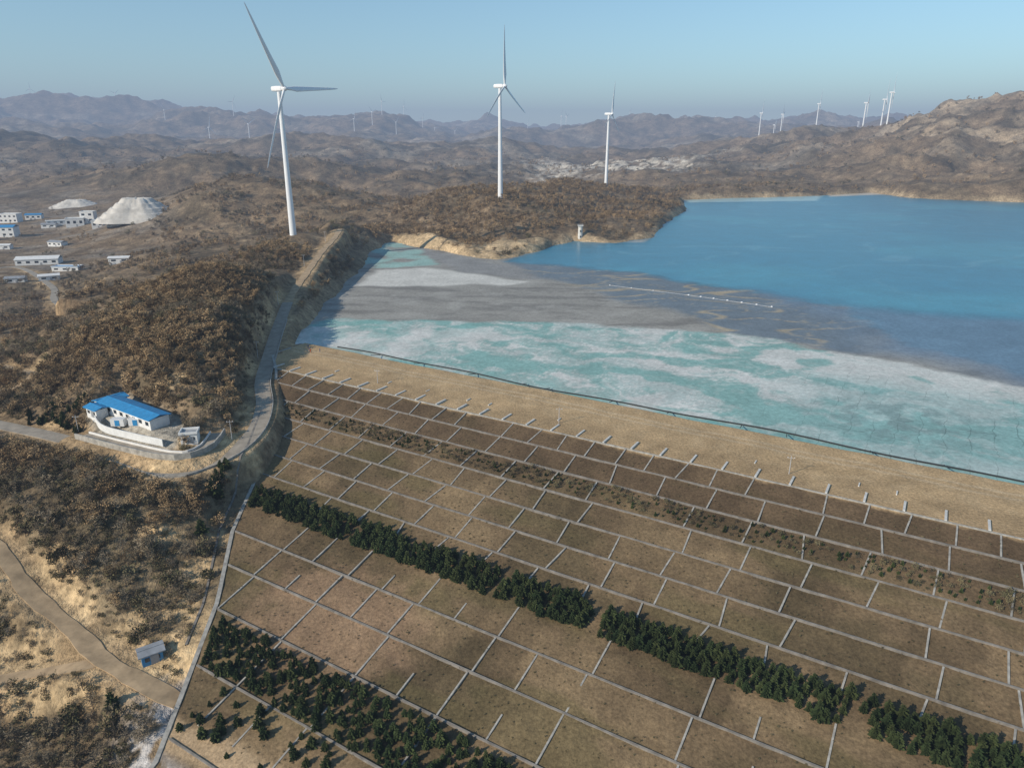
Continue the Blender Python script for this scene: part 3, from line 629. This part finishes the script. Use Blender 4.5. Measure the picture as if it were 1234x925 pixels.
c_twig=proto("bare_trees",[mk_tree("baretree",20+i,M_twig,4.8,1.8,180,.24,2.2) for i in range(4)],"bare_tree",sp([(60,640,-14),(120,660,-16),(100,700,-20),(180,680,-18)]))
c_shr=proto("shrubs",[mk_tree("shrub",40+i,M_shr,1.9,1.3,110,.24,1,.1) for i in range(3)],"shrub",sp([(40,620,-10),(150,640,-14),(90,880,-30)]))
c_pine=proto("pine_trees",[mk_pine("pine",60+i) for i in range(4)],"pine_tree",sp([(255,590,-8),(262,585,-7),(240,625,-10),(140,870,-29)]))
def scatter(name,P,S_,coll):
    P=np.asarray(P,float); me=bpy.data.meshes.new(name); me.vertices.add(len(P)); me.vertices.foreach_set("co",P.reshape(-1))
    at=me.attributes.new("s",'FLOAT','POINT'); at.data.foreach_set("value",np.asarray(S_,np.float32)); o=new_obj(name,me)
    ng=bpy.data.node_groups.new(name,'GeometryNodeTree'); ng.interface.new_socket("Geometry",in_out='INPUT',socket_type='NodeSocketGeometry'); ng.interface.new_socket("Geometry",in_out='OUTPUT',socket_type='NodeSocketGeometry')
    gi=ng.nodes.new("NodeGroupInput"); go=ng.nodes.new("NodeGroupOutput"); ip=ng.nodes.new("GeometryNodeInstanceOnPoints"); ci=ng.nodes.new("GeometryNodeCollectionInfo")
    ci.inputs["Collection"].default_value=coll; ci.inputs["Separate Children"].default_value=True; ci.inputs["Reset Children"].default_value=True
    na=ng.nodes.new("GeometryNodeInputNamedAttribute"); na.data_type='FLOAT'; na.inputs["Name"].default_value="s"
    rv=ng.nodes.new("FunctionNodeRandomValue"); rv.data_type='FLOAT_VECTOR'; rv.inputs["Min"].default_value=(-.08,-.08,0); rv.inputs["Max"].default_value=(.08,.08,6.283)
    ri=ng.nodes.new("FunctionNodeRandomValue"); ri.data_type='INT'; ri.inputs[4].default_value=0; ri.inputs[5].default_value=50
    ip.inputs["Pick Instance"].default_value=True
    l=ng.links.new; l(gi.outputs[0],ip.inputs["Points"]); l(ci.outputs[0],ip.inputs["Instance"]); l(rv.outputs[0],ip.inputs["Rotation"]); l(na.outputs[0],ip.inputs["Scale"]); l(ri.outputs[2],ip.inputs["Instance Index"]); l(ip.outputs[0],go.inputs[0])
    md=o.modifiers.new("scatter",'NODES'); md.node_group=ng; return o
def cand(nn,r0,r1,t0=-60,t1=60):
    r=np.sqrt(RNG.uniform(r0*r0,r1*r1,nn)); t=np.radians(RNG.uniform(t0,t1,nn)); return r*np.sin(t),r*np.cos(t)
def mask_ok(x,y,clear=1.5):
    a,w=toAW(x,y); ok=(sdpoly(x,y,LP)>4)&~((w>-8)&(w<176)&(a>aleft(w)-4.5))&(sdpoly(x,y,PAD)>1)
    for i,(P,wd) in enumerate(ROADS):
        d,_=linedist(x,y,P); ok&=d>wd*.5+clear+(1.8 if i in (0,1,5) else 0)
    return ok
PEN=[P3(u,v,t)[:2] for u,v,t in [(440,285,560),(520,296,570),(600,300,570),(700,285,640),(790,280,700),(820,235,950),(700,215,1050),(560,215,850),(470,235,750)]]
def forest(r0,r1,nn,smin,smax,t0=-60,t1=60):
    x,y=cand(nn,r0,r1,t0,t1); ok=mask_ok(x,y,1.6+.003*r0); v=sdpoly(x,y,VIL); ok&=(v>0)|(RNG.random(nn)<.10)
    for (u,vv,z,s) in BARE:
        c=W(u,vv,z); ok&=np.hypot(x-c[0],(y-c[1])*1.4)>s*.8
    den=fbm(x,y,45,3,4.4)+.5*fbm(x,y,15,2,1.4)
    thr=-.35+RNG.random(nn)*.6+.25*sst(460,900,np.hypot(x,y))
    hillc=W(220,420,8); hill=sst(90,60,np.hypot(x-hillc[0]*1.1,(y-hillc[1])*.7)); pen=sst(20,-10,sdpoly(x,y,PEN))
    ok&=(den+hill*.7+pen*.9>thr)
    x,y=x[ok],y[ok]; z=Hn(x,y); s=RNG.uniform(smin,smax,len(x)); return x,y,z-.1,s
for tag,(r0,r1,nn,s0,s1,ta,tb_) in {"":(70,460,20000,.35,.88,-55,0),"mid":(460,1250,38000,.5,1.05,-46,28),"far":(1250,2600,10000,1.0,1.8,-42,42)}.items():
    x,y,z,s=forest(r0,r1,nn,s0,s1,ta,tb_); k=fbm(x,y,55,3,9.)+RNG.uniform(-.35,.35,len(x))
    low=sst(185,150,y)*(np.hypot(x,y)<460); pen=sst(20,-10,sdpoly(x,y,PEN))
    isoak=(k-low*.9+(r0==70)*.15+pen*.5>-.05); istw=(~isoak)&(RNG.random(len(x))<.6); issh=~isoak&~istw
    P=np.stack([x,y,z],-1)
    scatter("oak_forest",P[isoak],s[isoak]*.95,c_oak if r0==70 else c_lo); scatter("bare_forest",P[istw],s[istw]*.9,c_twig); scatter("scrub",P[issh],s[issh]*1.3,c_shr)
x,y=cand(13000,70,330,-52,-8); ok=mask_ok(x,y,.4); x,y=x[ok],y[ok]; P=np.stack([x,y,Hn(x,y)],-1); h2=RNG.random(len(x))<.5
scatter("undergrowth",P[h2],RNG.uniform(.25,.6,h2.sum()),c_shr); scatter("dry_brush",P[~h2],RNG.uniform(.18,.36,(~h2).sum()),c_twig)
def damline(w0,w1,rows_,step,a0,a1,gaps=(),jit=.4,drop=0):
    out=[]
    for w in np.linspace(w0,w1,rows_):
        a=max(a0,float(aleft(w))+3)
        while a<a1:
            aa=a+random.uniform(-jit,jit)
            if not any(g0<aa<g1 for g0,g1 in gaps) and random.random()>=drop:
                ww=w+random.uniform(-jit,jit); x,y=fromAW(aa,ww); out.append((x,y,float(zdam(ww))))
            a+=step
    return np.array(out)
gp=[WD(430,640)[0],WD(604,700)[0],WD(722,742)[0],WD(1030,862)[0]]; gaps=[(g-.9,g+.9) for g in gp]
P=damline(83,88.4,4,1.6,-95,330,gaps,.5,.05); scatter("conifer_belt",P,RNG.uniform(.40,.80,len(P)),c_pine)
P=damline(47.2,51.6,4,1.7,-80,330,(),.5,.15); k=RNG.random(len(P))<.45; scatter("young_conifer_rows",P[k],RNG.uniform(.14,.30,k.sum()),c_pine); scatter("low_shrub_rows",P[~k],RNG.uniform(.25,.55,(~k).sum()),c_shr)
P=np.concatenate([damline(119.5,128,6,1.8,-40,90,(),.6,.1),damline(131,139,4,2.6,-40,60,(),.9,.45)]); scatter("conifer_plantation",P,RNG.uniform(.3,.70,len(P)),c_pine)
aa=RNG.uniform(-100,200,6000); ww=RNG.uniform(32,138,6000); ok=aa>aleft(ww)+2; aa,ww=aa[ok],ww[ok]; x,y=fromAW(aa,ww)
scatter("dry_grass_tufts",np.stack([x,y,zdam(ww)],-1),RNG.uniform(.05,.15,len(x)),c_shr)
rs=[]
for (u0,v0,u1,v1,nn,z) in [(255,578,325,505,70,-5),(20,500,110,498,26,-5),(60,502,110,520,14,-5)]:
    for i in range(nn):
        t=random.random(); p=W(u0+(u1-u0)*t+random.uniform(-3,3),v0+(v1-v0)*t+random.uniform(-4,4),z); rs.append((p[0],p[1]))
rs=np.array(rs); ok=sdpoly(rs[:,0],rs[:,1],PAD)>1
for P_,wd in ROADS: ok&=linedist(rs[:,0],rs[:,1],P_)[0]>wd*.5+.8
rs=rs[ok]; scatter("roadside_pines",np.column_stack([rs,Hn(rs[:,0],rs[:,1])]),RNG.uniform(.45,.75,len(rs)),c_pine)
# ---------- atmosphere ----------
me=bpy.data.meshes.new("atmosphere"); s=16000
v=[(i*s,j*s,k) for i in(-1,1) for j in(-1,1) for k in(-300,600)]; me.from_pydata(v,[],[(0,1,3,2),(4,6,7,5),(0,4,5,1),(2,3,7,6),(0,2,6,4),(1,5,7,3)])
hzm=bpy.data.materials.new("emissive_haze"); hzm.use_nodes=True; nt=hzm.node_tree; nt.nodes.clear(); o_=nt.nodes.new("ShaderNodeOutputMaterial")
DEN=1/6600.
ab=nt.nodes.new("ShaderNodeVolumeAbsorption"); ab.inputs["Color"].default_value=(0,0,0,1); ab.inputs["Density"].default_value=DEN
em=nt.nodes.new("ShaderNodeEmission"); em.inputs["Color"].default_value=(.27,.345,.485,1); em.inputs["Strength"].default_value=DEN  # haze glows by itself, standing in for scattered sunlight
ad=nt.nodes.new("ShaderNodeAddShader"); nt.links.new(ab.outputs[0],ad.inputs[0]); nt.links.new(em.outputs[0],ad.inputs[1]); nt.links.new(ad.outputs[0],o_.inputs["Volume"])
me.materials.append(hzm); new_obj("emissive_haze_box",me)
# ---------- light ----------
Sv=Vector((-.74,-.50,.47)).normalized(); el=math.asin(Sv.z); az=math.atan2(Sv.x,Sv.y)
wd=bpy.data.worlds.new("World"); scene.world=wd; wd.use_nodes=True; nt=wd.node_tree; bg=nt.nodes["Background"]; sk=nt.nodes.new("ShaderNodeTexSky"); sk.sky_type='NISHITA'; sk.sun_disc=False; sk.sun_elevation=el; sk.sun_rotation=az; sk.air_density=1.0; sk.dust_density=.1; sk.ozone_density=1.2
tm=nt.nodes.new("ShaderNodeVectorMath"); tm.operation='MULTIPLY'; tm.inputs[1].default_value=(.82,1.06,1.10); nt.links.new(sk.outputs[0],tm.inputs[0])
nt.links.new(tm.outputs[0],bg.inputs[0]); bg.inputs[1].default_value=.13
sl=bpy.data.lights.new("sun",'SUN'); sl.energy=5; sl.angle=math.radians(.5); sl.color=(1,.90,.76); so=bpy.data.objects.new("sun",sl); scene.collection.objects.link(so); so.rotation_euler=(-Sv).to_track_quat('-Z','Y').to_euler()
cam=bpy.data.cameras.new("camera"); co=bpy.data.objects.new("camera",cam); scene.collection.objects.link(co); co.location=(0,0,HC); co.rotation_euler=(math.pi/2-PIT,0,0); cam.sensor_width=36; cam.lens=FP/1234*36; cam.clip_start=1; cam.clip_end=60000; scene.camera=co
scene.view_settings.view_transform='Standard'; scene.view_settings.look='None'; scene.view_settings.exposure=0
